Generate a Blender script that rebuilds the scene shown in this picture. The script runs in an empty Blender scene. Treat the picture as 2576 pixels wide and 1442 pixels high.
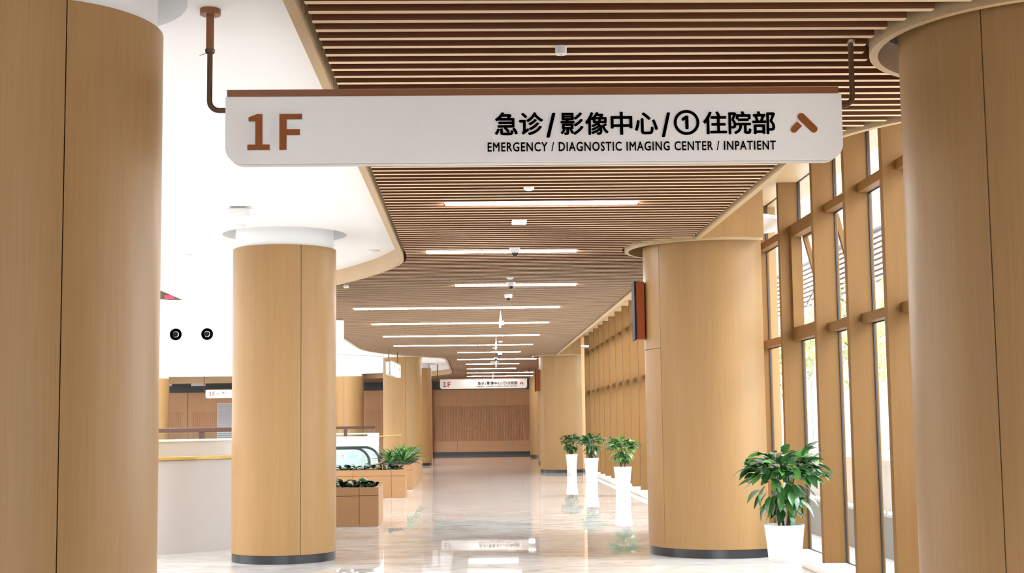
import bpy, bmesh, math, random
from mathutils import Vector, Matrix
from mathutils.geometry import tessellate_polygon
random.seed(7)
PI = math.pi
SC = bpy.context.scene
COL = SC.collection

# ------------------------------------------------------------------ camera
F = 3500.0
_s = 0.0125
cy_ = Vector((-96.0, -344.0, -F)).normalized()
cz_ = Vector((-_s, 1.0, (96.0 * _s - 344.0) / F)).normalized()
cx_ = cy_.cross(cz_)
cam_d = bpy.data.cameras.new('camera')
cam = bpy.data.objects.new('camera', cam_d)
COL.objects.link(cam)
cam_d.sensor_width = 36.0
cam_d.lens = F / 2576.0 * 36.0
cam_d.clip_end = 400
cam.matrix_world = Matrix.Translation((0, 0, 1.5)) @ Matrix((cx_, cy_, cz_)).to_4x4()
SC.camera = cam

# ------------------------------------------------------------------ sky, sun, exposure
world = bpy.data.worlds.new('sky')
SC.world = world
world.use_nodes = True
bg = world.node_tree.nodes['Background']
bg.inputs['Color'].default_value = (0.93, 0.97, 1.0, 1)
bg.inputs['Strength'].default_value = 4.0
sun_d = bpy.data.lights.new('sun', 'SUN')
sun_d.energy = 2.2
sun_d.angle = math.radians(22)
sun_d.color = (1.0, 0.97, 0.92)
sun = bpy.data.objects.new('sun', sun_d)
COL.objects.link(sun)
sun.location = (20, -10, 25)
sun.rotation_euler = Vector((-0.76, 0.13, -0.63)).to_track_quat('-Z', 'Y').to_euler()
SC.view_settings.view_transform = 'Standard'
SC.view_settings.look = 'None'
SC.view_settings.exposure = 1.32
SC.view_settings.gamma = 1.0
SC.view_settings.use_curve_mapping = False
LED = 34.0


# ------------------------------------------------------------------ materials
def new_mat(name):
    m = bpy.data.materials.new(name)
    m.use_nodes = True
    return m, m.node_tree.nodes, m.node_tree.links, m.node_tree.nodes['Principled BSDF']


def plain(name, col, rough=0.5, metal=0.0, var=0.04, scale=8.0, spec=0.5):
    m, n, l, b = new_mat(name)
    tc = n.new('ShaderNodeTexCoord')
    nz = n.new('ShaderNodeTexNoise')
    nz.inputs['Scale'].default_value = scale
    nz.inputs['Detail'].default_value = 3
    rp = n.new('ShaderNodeValToRGB')
    rp.color_ramp.elements[0].color = (*[c * (1 - var) for c in col], 1)
    rp.color_ramp.elements[1].color = (*[min(1, c * (1 + var)) for c in col], 1)
    l.new(tc.outputs['Object'], nz.inputs['Vector'])
    l.new(nz.outputs['Fac'], rp.inputs['Fac'])
    l.new(rp.outputs['Color'], b.inputs['Base Color'])
    b.inputs['Roughness'].default_value = rough
    b.inputs['Metallic'].default_value = metal
    b.inputs['Specular IOR Level'].default_value = spec
    return m


def wood(name, col, axis='Z', rough=0.42, var=0.10, fine=45.0, spec=0.4):
    m, n, l, b = new_mat(name)
    tc = n.new('ShaderNodeTexCoord')
    mp = n.new('ShaderNodeMapping')
    sc = [fine, fine, fine]
    sc['XYZ'.index(axis)] = 0.9
    mp.inputs['Scale'].default_value = sc
    nz = n.new('ShaderNodeTexNoise')
    nz.inputs['Scale'].default_value = 2.0
    nz.inputs['Detail'].default_value = 5
    mp2 = n.new('ShaderNodeMapping')
    s2 = [4.0, 4.0, 4.0]
    s2['XYZ'.index(axis)] = 0.25
    mp2.inputs['Scale'].default_value = s2
    nz2 = n.new('ShaderNodeTexNoise')
    nz2.inputs['Scale'].default_value = 1.5
    nz2.inputs['Detail'].default_value = 2
    mix = n.new('ShaderNodeMix')
    mix.data_type = 'FLOAT'
    mix.inputs[0].default_value = 0.4
    rp = n.new('ShaderNodeValToRGB')
    rp.color_ramp.elements[0].position = 0.3
    rp.color_ramp.elements[1].position = 0.7
    rp.color_ramp.elements[0].color = (*[c * (1 - var) for c in col], 1)
    rp.color_ramp.elements[1].color = (*[min(1, c * (1 + var)) for c in col], 1)
    l.new(tc.outputs['Object'], mp.inputs['Vector'])
    l.new(tc.outputs['Object'], mp2.inputs['Vector'])
    l.new(mp.outputs['Vector'], nz.inputs['Vector'])
    l.new(mp2.outputs['Vector'], nz2.inputs['Vector'])
    l.new(nz.outputs['Fac'], mix.inputs[2])
    l.new(nz2.outputs['Fac'], mix.inputs[3])
    l.new(mix.outputs[0], rp.inputs['Fac'])
    l.new(rp.outputs['Color'], b.inputs['Base Color'])
    b.inputs['Roughness'].default_value = rough
    b.inputs['Specular IOR Level'].default_value = spec
    return m


def marble(name):
    m, n, l, b = new_mat(name)
    tc = n.new('ShaderNodeTexCoord')

    def noise(scale, vec, detail, dist=0.0):
        mp = n.new('ShaderNodeMapping')
        mp.inputs['Scale'].default_value = vec
        nz = n.new('ShaderNodeTexNoise')
        nz.inputs['Scale'].default_value = scale
        nz.inputs['Detail'].default_value = detail
        nz.inputs['Distortion'].default_value = dist
        l.new(tc.outputs['Object'], mp.inputs['Vector'])
        l.new(mp.outputs['Vector'], nz.inputs['Vector'])
        return nz
    a = noise(1.3, (1.0, 1.7, 1), 9, 1.2)
    c = noise(7.0, (0.55, 1.4, 1), 6, 0.8)
    r1 = n.new('ShaderNodeValToRGB')
    e = r1.color_ramp.elements
    e[0].position = 0.33
    e[0].color = (0.50, 0.445, 0.405, 1)
    e[1].position = 0.62
    e[1].color = (0.715, 0.70, 0.688, 1)
    k = e.new(0.44)
    k.color = (0.625, 0.588, 0.555, 1)
    r2 = n.new('ShaderNodeValToRGB')
    r2.color_ramp.elements[0].position = 0.42
    r2.color_ramp.elements[0].color = (0.87, 0.85, 0.835, 1)
    r2.color_ramp.elements[1].position = 0.58
    r2.color_ramp.elements[1].color = (1, 1, 1, 1)
    mx = n.new('ShaderNodeMix')
    mx.data_type = 'RGBA'
    mx.blend_type = 'MULTIPLY'
    mx.inputs[0].default_value = 0.75
    l.new(a.outputs['Fac'], r1.inputs['Fac'])
    l.new(c.outputs['Fac'], r2.inputs['Fac'])
    l.new(r1.outputs['Color'], mx.inputs[6])
    l.new(r2.outputs['Color'], mx.inputs[7])
    l.new(mx.outputs[2], b.inputs['Base Color'])
    b.inputs['Roughness'].default_value = 0.018
    b.inputs['IOR'].default_value = 1.33
    b.inputs['Specular IOR Level'].default_value = 0.4
    w = noise(1.8, (1.0, 0.8, 1), 2)
    bp = n.new('ShaderNodeBump')
    bp.inputs['Strength'].default_value = 0.008
    bp.inputs['Distance'].default_value = 0.05
    l.new(w.outputs['Fac'], bp.inputs['Height'])
    l.new(bp.outputs['Normal'], b.inputs['Normal'])
    return m


def glass_mat(name, tint=(0.95, 0.98, 1.0), refl=0.06):
    m, n, l, b = new_mat(name)
    n.remove(b)
    out = n['Material Output']
    tr = n.new('ShaderNodeBsdfTransparent')
    tr.inputs['Color'].default_value = (*tint, 1)
    gl = n.new('ShaderNodeBsdfGlossy')
    gl.inputs['Roughness'].default_value = 0.02
    ge = n.new('ShaderNodeNewGeometry')
    dt = n.new('ShaderNodeVectorMath')
    dt.operation = 'DOT_PRODUCT'
    l.new(ge.outputs['Incoming'], dt.inputs[0])
    l.new(ge.outputs['Normal'], dt.inputs[1])

    def math_node(op, a, b):
        q = n.new('ShaderNodeMath')
        q.operation = op
        for i, v in enumerate((a, b)):
            if v is None:
                continue
            if isinstance(v, (int, float)):
                q.inputs[i].default_value = v
            else:
                l.new(v, q.inputs[i])
        return q.outputs[0]
    ab = math_node('ABSOLUTE', dt.outputs['Value'], None)
    p5 = math_node('POWER', math_node('SUBTRACT', 1.0, ab), 5.0)
    fac = math_node('ADD', math_node('MULTIPLY', p5, 0.5), refl * 0.5)
    mx = n.new('ShaderNodeMixShader')
    l.new(fac, mx.inputs['Fac'])
    l.new(tr.outputs['BSDF'], mx.inputs[1])
    l.new(gl.outputs['BSDF'], mx.inputs[2])
    l.new(mx.outputs['Shader'], out.inputs['Surface'])
    return m


def emit(name, col, strength):
    m, n, l, b = new_mat(name)
    b.inputs['Base Color'].default_value = (*col, 1)
    b.inputs['Emission Color'].default_value = (*col, 1)
    b.inputs['Emission Strength'].default_value = strength
    return m


def perforated(name, col, dark, scale):
    m, n, l, b = new_mat(name)
    tc = n.new('ShaderNodeTexCoord')
    vo = n.new('ShaderNodeTexVoronoi')
    vo.inputs['Scale'].default_value = scale
    vo.inputs['Randomness'].default_value = 0.0
    rp = n.new('ShaderNodeValToRGB')
    rp.color_ramp.elements[0].position = 0.30
    rp.color_ramp.elements[0].color = (*dark, 1)
    rp.color_ramp.elements[1].position = 0.40
    rp.color_ramp.elements[1].color = (*col, 1)
    l.new(tc.outputs['Object'], vo.inputs['Vector'])
    l.new(vo.outputs['Distance'], rp.inputs['Fac'])
    l.new(rp.outputs['Color'], b.inputs['Base Color'])
    b.inputs['Roughness'].default_value = 0.5
    return m


W_COL = (0.340, 0.195, 0.078)
M = dict(
    column=wood('column_veneer', W_COL, 'Z', spec=0.28),
    mullion=wood('mullion_wood', (0.185, 0.090, 0.026), 'Z', rough=0.6, spec=0.2),
    transom=wood('transom_wood', (0.185, 0.090, 0.026), 'Y', rough=0.6, spec=0.2),
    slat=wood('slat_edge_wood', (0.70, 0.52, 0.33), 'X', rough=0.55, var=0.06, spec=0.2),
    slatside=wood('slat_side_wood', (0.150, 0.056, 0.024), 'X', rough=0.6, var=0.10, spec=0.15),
    fascia=wood('fascia_wood', (0.47, 0.32, 0.17), 'Y', rough=0.45, var=0.06),
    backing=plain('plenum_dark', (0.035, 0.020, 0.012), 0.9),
    plaster=plain('white_plaster', (0.86, 0.86, 0.86), 0.8, var=0.01),
    base=plain('black_skirting', (0.025, 0.025, 0.028), 0.3),
    floor=marble('polished_marble'),
    sill=plain('white_sill', (0.82, 0.81, 0.79), 0.25, var=0.03),
    wallwood=wood('wall_veneer', (0.74, 0.41, 0.205), 'Z', rough=0.5, var=0.06),
    wallribs=wood('wall_ribs', (0.69, 0.37, 0.18), 'Z', rough=0.5, var=0.06),
    darkband=plain('dark_band', (0.05, 0.052, 0.058), 0.35),
    sign=plain('sign_white', (0.88, 0.865, 0.845), 0.35, var=0.01),
    signgrey=plain('sign_edge_grey', (0.60, 0.60, 0.57), 0.4, var=0.01),
    signcore=plain('sign_brown', (0.24, 0.085, 0.03), 0.4),
    numeral=plain('numeral_brown', (0.29, 0.082, 0.018), 0.5, var=0.02, spec=0.2),
    black=plain('print_black', (0.012, 0.010, 0.010), 0.5),
    rod=plain('bronze_rod', (0.115, 0.055, 0.028), 0.4, metal=0.3),
    chrome=plain('chrome', (0.6, 0.6, 0.6), 0.2, metal=1.0),
    whiteplastic=plain('white_plastic', (0.78, 0.78, 0.78), 0.35, var=0.01),
    greyplastic=plain('grey_plastic', (0.5, 0.5, 0.5), 0.4),
    darkglass=plain('dark_dome', (0.01, 0.012, 0.016), 0.18),
    nozzle=plain('nozzle_black', (0.008, 0.009, 0.011), 0.4, spec=0.08),
    led=emit('led_diffuser', (1.0, 0.985, 0.965), LED),
    pot=plain('pot_ceramic', (0.72, 0.72, 0.72), 0.22, var=0.02),
    potband=plain('pot_band', (0.62, 0.55, 0.47), 0.4),
    soil=plain('soil', (0.03, 0.022, 0.015), 0.95, var=0.3, scale=40),
    leaf_a=plain('leaf_dark', (0.028, 0.095, 0.030), 0.22, var=0.25, scale=20),
    leaf_b=plain('leaf_mid', (0.055, 0.175, 0.035), 0.25, var=0.25, scale=20),
    leaf_c=plain('leaf_young', (0.140, 0.310, 0.060), 0.28, var=0.2, scale=20),
    leaf_d=plain('leaf_darkest', (0.010, 0.030, 0.014), 0.25, var=0.25, scale=20),  # darkest leaf green, for the low planter plants
    stem=plain('stem', (0.05, 0.035, 0.02), 0.7),
    planter=wood('planter_veneer', (0.35, 0.185, 0.080), 'X', var=0.06),
    glass=glass_mat('window_glass'),
    railglass=glass_mat('rail_glass', (0.90, 0.95, 0.94)),
    gasket=plain('gasket', (0.012, 0.012, 0.016), 0.4),
    steel=plain('steel', (0.35, 0.35, 0.36), 0.3, metal=0.8),
    red=wood('red_wood', (0.27, 0.058, 0.012), 'Z', var=0.08, spec=0.12),
    darkpanel=plain('dark_panel', (0.015, 0.015, 0.018), 0.6, spec=0.1),
    desk=plain('desk_stone', (0.60, 0.555, 0.53), 0.35, var=0.02),
    gold=plain('gold_edge', (0.72, 0.50, 0.16), 0.35, metal=0.4, var=0.25, scale=6),
    handrail=wood('handrail_wood', (0.075, 0.030, 0.018), 'X'),
    white=plain('white_panel', (0.86, 0.87, 0.89), 0.35, var=0.01),
    rubber=plain('rubber', (0.012, 0.022, 0.024), 0.35),
    stk_red=plain('sticker_red', (0.75, 0.22, 0.22), 0.5),
    stk_blue=plain('sticker_blue', (0.20, 0.50, 0.82), 0.5),
    stk_grey=plain('sticker_grey', (0.66, 0.64, 0.64), 0.5),
    exitgreen=emit('exit_green', (0.45, 0.9, 0.6), 1.2),
    facade=plain('facade_white', (0.42, 0.44, 0.46), 0.7, var=0.03),
    cladding=plain('facade_cladding', (0.34, 0.25, 0.22), 0.7),
    facglass=plain('facade_glass', (0.17, 0.21, 0.25), 0.15),
    paving=plain('paving', (0.52, 0.52, 0.52), 0.8, var=0.06),
    perf=perforated('perforated_metal', (0.80, 0.80, 0.81), (0.35, 0.35, 0.37), 22.0),
    kerb=plain('kerb_grey', (0.30, 0.30, 0.30), 0.8),
    treeleaf=plain('tree_leaf', (0.42, 0.46, 0.16), 0.6, var=0.3, scale=3),
    bark=plain('bark', (0.12, 0.09, 0.07), 0.9, var=0.3),
    upperwall=plain('upper_wall_grey', (0.085, 0.075, 0.068), 0.7),
    louvre=plain('louvre_grey', (0.56, 0.53, 0.53), 0.5),
    ledred=emit('led_red', (0.9, 0.03, 0.08), 0.5),
    grille=plain('grille', (0.45, 0.46, 0.47), 0.5),
)


# ------------------------------------------------------------------ mesh helpers
class MB:
    def __init__(self):
        self.v = []
        self.f = []

    def add(self, vs, fs):
        o = len(self.v)
        self.v += [tuple(p) for p in vs]
        self.f += [tuple(i + o for i in f) for f in fs]
        return self

    def box(self, x0, x1, y0, y1, z0, z1):
        vs = [(x0, y0, z0), (x1, y0, z0), (x1, y1, z0), (x0, y1, z0), (x0, y0, z1), (x1, y0, z1), (x1, y1, z1), (x0, y1, z1)]
        return self.add(vs, [(3, 2, 1, 0), (4, 5, 6, 7), (0, 1, 5, 4), (1, 2, 6, 5), (2, 3, 7, 6), (3, 0, 4, 7)])

    def prism(self, poly, a, b, plane='XZ', holes=()):
        """outline (u,v) extruded from a to b along the third axis, holes allowed"""
        def P(u, v, w):
            return {'XZ': (u, w, v), 'XY': (u, v, w), 'YZ': (w, u, v)}[plane]
        loops = [list(poly)] + [list(h) for h in holes]
        flat = [p for lp in loops for p in lp]
        tris = tessellate_polygon([[Vector((p[0], p[1], 0)) for p in lp] for lp in loops])
        n = len(flat)
        vs = [P(u, v, a) for u, v in flat] + [P(u, v, b) for u, v in flat]
        fs = []
        for t in tris:
            fs.append(tuple(t))
            fs.append(tuple(i + n for i in reversed(t)))
        k = 0
        for lp in loops:
            m = len(lp)
            for i in range(m):
                j = (i + 1) % m
                fs.append((k + i, k + j, k + j + n, k + i + n))
            k += m
        return self.add(vs, fs)

    def lathe(self, prof, seg=32, cx=0, cy=0, close=False):
        vs, fs = [], []
        m = len(prof)
        for i in range(seg):
            a = 2 * PI * i / seg
            for r, z in prof:
                vs.append((cx + r * math.cos(a), cy + r * math.sin(a), z))
        for i in range(seg):
            j = (i + 1) % seg
            for k in range(m if close else m - 1):
                k2 = (k + 1) % m
                fs.append((i * m + k, j * m + k, j * m + k2, i * m + k2))
        return self.add(vs, fs)

    def cyl(self, cx, cy, r, z0, z1, seg=24):
        return self.lathe([(0.0001, z0), (r, z0), (r, z1), (0.0001, z1)], seg, cx, cy)

    def tube(self, pts, r, seg=10, closed=False):
        pts = [Vector(p) for p in pts]
        n = len(pts)
        vs, fs = [], []
        up = None
        for i, p in enumerate(pts):
            if closed:
                t = (pts[(i + 1) % n] - pts[i - 1]).normalized()
            else:
                t = (pts[min(i + 1, n - 1)] - pts[max(i - 1, 0)]).normalized()
            if up is None:
                up = Vector((0, 0, 1)) if abs(t.z) < 0.9 else Vector((0, 1, 0))
            s = t.cross(up).normalized()
            up = s.cross(t).normalized()
            rr = r[i] if isinstance(r, (list, tuple)) else r
            for k in range(seg):
                a = 2 * PI * k / seg
                vs.append(p + (s * math.cos(a) + up * math.sin(a)) * rr)
        for i in range(n if closed else n - 1):
            j = (i + 1) % n
            for k in range(seg):
                k2 = (k + 1) % seg
                fs.append((i * seg + k, i * seg + k2, j * seg + k2, j * seg + k))
        if not closed:
            fs.append(tuple(range(seg - 1, -1, -1)))
            fs.append(tuple((n - 1) * seg + k for k in range(seg)))
        return self.add(vs, fs)

    def arc(self, cx, cy, r0, r1, a0, a1, z0, z1, seg=24):
        """curved board: angle measured from -Y towards +X"""
        vs, fs = [], []
        for i in range(seg + 1):
            a = a0 + (a1 - a0) * i / seg
            sx, sy = math.sin(a), -math.cos(a)
            for r, z in ((r1, z0), (r1, z1), (r0, z1), (r0, z0)):
                vs.append((cx + r * sx, cy + r * sy, z))
        for i in range(seg):
            for k in range(4):
                k2 = (k + 1) % 4
                fs.append((i * 4 + k, i * 4 + 4 + k, i * 4 + 4 + k2, i * 4 + k2))
        fs.append((3, 2, 1, 0))
        fs.append((seg * 4, seg * 4 + 1, seg * 4 + 2, seg * 4 + 3))
        return self.add(vs, fs)

    def ribbon(self, path, off, z0, z1):
        """board following a plan path, thickness off to the left of travel"""
        n = len(path)
        vs, fs = [], []
        for i, p in enumerate(path):
            a = Vector(path[max(i - 1, 0)])
            b = Vector(path[min(i + 1, n - 1)])
            t = (b - a).normalized()
            nr = Vector((-t.y, t.x))
            q = Vector(p) + nr * off
            vs += [(p[0], p[1], z0), (p[0], p[1], z1), (q.x, q.y, z1), (q.x, q.y, z0)]
        for i in range(n - 1):
            for k in range(4):
                k2 = (k + 1) % 4
                fs.append((i * 4 + k, i * 4 + k2, i * 4 + 4 + k2, i * 4 + 4 + k))
        fs.append((0, 1, 2, 3))
        fs.append(tuple((n - 1) * 4 + k for k in (3, 2, 1, 0)))
        return self.add(vs, fs)

    def mesh(self, name, mat, smooth=None):
        me = bpy.data.meshes.new(name)
        me.from_pydata(self.v, [], self.f)
        bm = bmesh.new()
        bm.from_mesh(me)
        bmesh.ops.delete(bm, geom=[v for v in bm.verts if not v.link_faces], context='VERTS')
        bmesh.ops.recalc_face_normals(bm, faces=bm.faces)
        bm.to_mesh(me)
        bm.free()
        if smooth is not None:
            me.polygons.foreach_set('use_smooth', [True] * len(me.polygons))
            me.set_sharp_from_angle(angle=math.radians(smooth))
        me.materials.append(M[mat])
        return me

    def build(self, name, mat, parent=None, loc=None, smooth=None, bevel=0.0):
        o = bpy.data.objects.new(name, self.mesh(name, mat, smooth))
        COL.objects.link(o)
        if parent:
            o.parent = parent
        if loc:
            o.location = loc
        if bevel:
            md = o.modifiers.new('bevel', 'BEVEL')
            md.width = bevel
            md.segments = 2
            md.limit_method = 'ANGLE'
        return o


def put(name, mesh, parent=None, loc=None, rot=None, scale=None):
    o = bpy.data.objects.new(name, mesh)
    COL.objects.link(o)
    if parent:
        o.parent = parent
    if loc:
        o.location = loc
    if rot:
        o.rotation_euler = rot
    if scale:
        o.scale = scale
    return o


def tag(o, label=None, cat=None, group=None, kind=None):
    if label:
        o['label'] = label
    if cat:
        o['category'] = cat
    if group:
        o['group'] = group
    if kind:
        o['kind'] = kind
    return o


def thing(name, loc, label, cat, group=None, rz=0.0, kind=None):
    o = bpy.data.objects.new(name, None)
    o.empty_display_size = 0.2
    COL.objects.link(o)
    o.location = loc
    o.rotation_euler = (0, 0, rz)
    return tag(o, label, cat, group, kind)


def circle(cx, cy, r, n=48):
    return [(cx + r * math.cos(2 * PI * i / n), cy + r * math.sin(2 * PI * i / n)) for i in range(n)]


def catmull(pts, step=8):
    out = []
    for i in range(len(pts) - 1):
        p0 = Vector(pts[max(i - 1, 0)])
        p1 = Vector(pts[i])
        p2 = Vector(pts[i + 1])
        p3 = Vector(pts[min(i + 2, len(pts) - 1)])
        for k in range(step):
            t = k / step
            q = 0.5 * ((2 * p1) + (p2 - p0) * t + (2 * p0 - 5 * p1 + 4 * p2 - p3) * t * t + (3 * p1 - p0 - 3 * p2 + p3) * t ** 3)
            out.append((q.x, q.y))
    out.append(tuple(pts[-1]))
    return out


# ------------------------------------------------------------------ plan data
rad = math.radians
ZS = 3.50          # underside of the slats
ZW = 3.68          # underside of the white ceiling
YB, YF = -6.0, 67.0
left_path = ([(-0.82, YB), (-0.82, -3.0), (-0.82, 0.0), (-0.82, 3.0), (-0.82, 6.0), (-0.82, 8.4), (-0.82, 10.8), (-0.82, 13.2), (-0.82, 15.6)]
             + catmull([(-0.82, 15.9), (-0.82, 16.5), (-0.85, 17.02), (-0.93, 17.4), (-1.06, 17.84), (-1.26, 18.4), (-1.63, 19.21), (-1.97, 19.85), (-2.35, 20.6), (-2.68, 21.5), (-2.9, 22.6), (-2.97, 24.0)], 4)
             + [(-2.97, 26.4), (-2.97, 28.8), (-2.97, 31.2), (-2.97, 33.6)]
             + catmull([(-2.97, 35.6), (-2.95, 36.8), (-2.78, 38.2), (-2.38, 39.67), (-1.75, 41.1), (-1.09, 42.14), (-0.90, 42.7), (-0.84, 43.4), (-0.82, 44.5)], 4)
             + [(-0.81, 47.0), (-0.81, 49.5), (-0.81, 52.0)]
             + catmull([(-0.81, 54.0), (-0.85, 55.2), (-1.05, 56.6), (-1.75, 58.13), (-3.2, 59.6), (-5.2, 60.7), (-7.5, 61.4), (-10.0, 61.8)], 4)
             + [(-14.0, 62.0), (-19.0, 62.0), (-25.0, 62.0)])


def x_left(y):
    best = -25.0
    for (xa, ya), (xb, yb) in zip(left_path, left_path[1:]):
        if ya <= y <= yb and yb > ya:
            return xa + (xb - xa) * (y - ya) / (yb - ya)
    return best


right_near = catmull([(2.45, 10.6), (2.47, 10.1), (2.61, 9.57), (2.87, 9.13), (3.28, 8.78), (3.75, 8.62)], 5)


def x_right(y):
    if y < 8.62:
        return 3.75
    if y < 10.6:
        for (xa, ya), (xb, yb) in zip(right_near, right_near[1:]):
            if yb <= y <= ya:
                return xa + (xb - xa) * (y - ya) / (yb - ya)
    if 15.12 < y < 17.0 or y > 41.4:
        return 3.2
    return 2.45


R1 = (3.05, 7.16, 0.745)
R2 = (2.80, 16.05, 0.81)
R3 = (2.80, 42.25, 0.81)
RINGS = [(R1[0], R1[1], 0.90), (R2[0], R2[1], 1.02), (R3[0], R3[1], 1.02)]
LIGHTS = [(12.60, -0.25, 1.53), (16.20, -0.54, 1.23), (20.18, -0.26, 1.52), (24.15, -2.07, 1.52), (27.88, -2.04, 1.53), (31.89, -2.06, 1.53),
          (35.74, -2.04, 1.54), (39.40, -0.44, 1.35), (43.80, -0.50, 2.00), (47.27, -0.25, 1.56), (51.42, -0.24, 1.58), (55.60, -0.26, 2.40), (59.60, -0.27, 2.55)]

# ------------------------------------------------------------------ floor and walls
tag(MB().box(-25, 3.9, YB, YF, -0.12, 0.0).build('floor', 'floor'), 'polished beige marble floor reflecting the daylight', None, None, 'structure')

# roof slab added out of view, its opening sized to limit the sky light
rf = MB().prism([(-25, 3), (-3, 3), (-3, 74), (-25, 74)], 11.0, 11.3, 'XY', [[(-16.5, 6), (-16.5, 56), (-8.5, 56), (-8.5, 6)]])
tag(rf.build('roof', 'plaster'), 'unseen white roof added over the atrium to limit the sky light', None, None, 'structure')
tag(MB().box(-3.0, -2.8, 3, 74, 5.0, 11.3).build('wall_upper', 'plaster'), 'white upper wall over the corridor side', None, None, 'structure')

wf = tag(MB().box(-25, 6, YF, YF + 0.2, 0, 4.0).build('wall_far', 'wallwood'), 'brown veneer end wall of the corridor', None, None, 'structure')
MB().box(-25, 6, YF - 0.03, YF, 3.12, 3.50).build('dark_band', 'darkband', wf)
MB().box(-25, 6, YF - 0.03, YF, 0.0, 0.13).build('skirting', 'base', wf)
xx = -1.9
for k in range(4):                                   # smooth panels above and below the ribbed band
    a, b = -1.95 + k * 1.16, -1.95 + (k + 1) * 1.16 - 0.012
    MB().box(a, b, YF - 0.05, YF - 0.001, 2.33, 3.11).build('wall_panel', 'wallwood', wf)
    MB().box(a, b, YF - 0.05, YF - 0.001, 0.14, 0.66).build('wall_panel', 'wallwood', wf)
rib = MB()
x = -1.93
while x < 2.68:
    rib.box(x, x + 0.050, YF - 0.05, YF - 0.001, 0.672, 2.318)
    x += 0.075
tag(rib.build('ribbed_panel', 'wallribs', wf), None, None, None, 'stuff')
MB().box(-2.60, -1.97, YF - 0.55, YF - 0.03, 0, 3.48).build('pier', 'wallribs', wf)
for k, xa in enumerate((-24.0, -20.6, -17.2, -15.4, -13.6, -10.4, -7.2, -5.4)):
    MB().box(xa, xa + (3.36 if k not in (2, 3, 6) else 1.76), YF - 0.05, YF - 0.001, 0.14, 3.11).build('wall_panel', 'wallwood', wf)
for xa in (-15.2, -13.4, -10.9, -5.2):
    rib = MB()
    for q in range(13):
        rib.box(xa + q * 0.1, xa + q * 0.1 + 0.055, YF - 0.075, YF - 0.049, 0.7, 2.2)
    tag(rib.build('ribbed_panel', 'wallribs', wf), None, None, None, 'stuff')

tag(MB().box(-25.2, -25, YB, YF, 0, 10.0).build('wall_left', 'plaster'), 'white wall far across the atrium', None, None, 'structure')
wb = MB().prism([(-25, 0), (3.9, 0), (3.9, 4.2), (-25, 4.2)], YB - 0.2, YB, 'XZ', [[(-5.5, 0.12), (-5.5, 2.6), (3.0, 2.6), (3.0, 0.12)]])  # unseen glazed opening, added to light the faces turned to the camera
wb = tag(wb.build('wall_back', 'plaster'), 'white wall behind the viewpoint with an added glazed opening for front light', None, None, 'structure')
for q in range(5):
    MB().box(-5.5 + q * 1.7, -5.5 + (q + 1) * 1.7, YB - 0.11, YB - 0.10, 0.12, 2.6).build('pane', 'glass', wb)
    MB().box(-5.5 + q * 1.7 - 0.03, -5.5 + q * 1.7 + 0.03, YB - 0.16, YB - 0.04, 0.12, 2.6).build('mullion', 'steel', wb)
tag(MB().box(3.40, 3.6, YB, 5.4, 0, 4.2).build('wall_right', 'wallwood'), 'wood wall beside the near column', None, None, 'structure')
tag(MB().box(3.20, 3.9, 43.1, YF, 0, 4.2).build('wall_right', 'wallwood'), 'wood wall past the window run', None, None, 'structure')

# ------------------------------------------------------------------ white ceiling round the atrium
COLS_L = [(-2.15, 6.93, 0.585), (-2.15, 15.93, 0.585), (-2.15, 42.3, 0.585), (-2.12, 50.9, 0.585)]
YVOID = 60.6
COLS_F = [(-5.30, 59.7, 0.61), (-13.55, 59.7, 0.61)]
outer = [(p[0] - 0.03, p[1]) for p in left_path] + [(-25, YVOID), (-6.5, YVOID), (-4.4, 59.3), (-3.1, 57.6)] + catmull([(-2.95, 46.5), (-3.05, 45.2), (-3.6, 44.2), (-4.32, 43.35), (-4.8, 42.2), (-5.0, 40.5)], 5) + [(-5.0, 4.0), (-25, 4.0), (-25, YB)]
holes = [circle(c[0], c[1], c[2] + 0.12) for c in COLS_L]
cw = tag(MB().prism(outer, ZW, ZW + 0.2, 'XY', holes).build('ceiling_plaster', 'plaster'), 'white plaster ceiling beside the slatted one', None, None, 'structure')
for c in COLS_L:
    MB().cyl(c[0], c[1], c[2] + 0.2, ZW + 0.2, ZW + 0.25, 40).build('recess_cap', 'plaster', cw)
# atrium sides above the ceiling
wa = tag(MB().box(-25, -5.6, YVOID - 0.03, YVOID + 0.25, ZW - 0.02, 6.98).build('wall_atrium', 'plaster'), 'white balcony face across the atrium with round air nozzles', None, None, 'structure')
bal = [(-6.5, YVOID - 0.03), (-4.4, 59.27), (-3.1, 57.57), (-2.95, 52.0)] + catmull([(-2.95, 46.5), (-3.05, 45.2), (-3.6, 44.2), (-4.32, 43.35), (-4.8, 42.2), (-5.0, 40.5)], 5)
tag(MB().ribbon(bal, 0.2, ZW - 0.02, 6.98).build('wall_atrium', 'plaster', smooth=40), 'white curved balcony edge near the distant columns', None, None, 'structure')
tag(MB().box(-5.0, -4.8, 4.0, 40.5, ZW + 0.2, 5.50).build('wall_atrium', 'plaster'), 'white balcony edge along the atrium opening', None, None, 'structure')
tag(MB().box(-25.0, -4.8, 3.8, 4.0, ZW + 0.2, 5.50).build('wall_atrium', 'plaster'), 'white balcony edge near the viewpoint', None, None, 'structure')
wu = tag(MB().box(-25, -2.9, 72, 72.2, 3.9, 11).build('wall_upper', 'upperwall'), 'grey wall of the upper floor', None, None, 'structure')
tag(MB().box(-25, -2.9, 61.2, 72, 9.2, 9.3).build('ceiling_upper', 'fascia'), 'wood ceiling of the upper floor', None, None, 'structure')
tag(MB().box(-15.85, -15.40, 71.85, 71.99, 8.10, 8.26).build('led_sign', 'ledred'), 'small red lit sign on the upper floor wall', 'sign')
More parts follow.
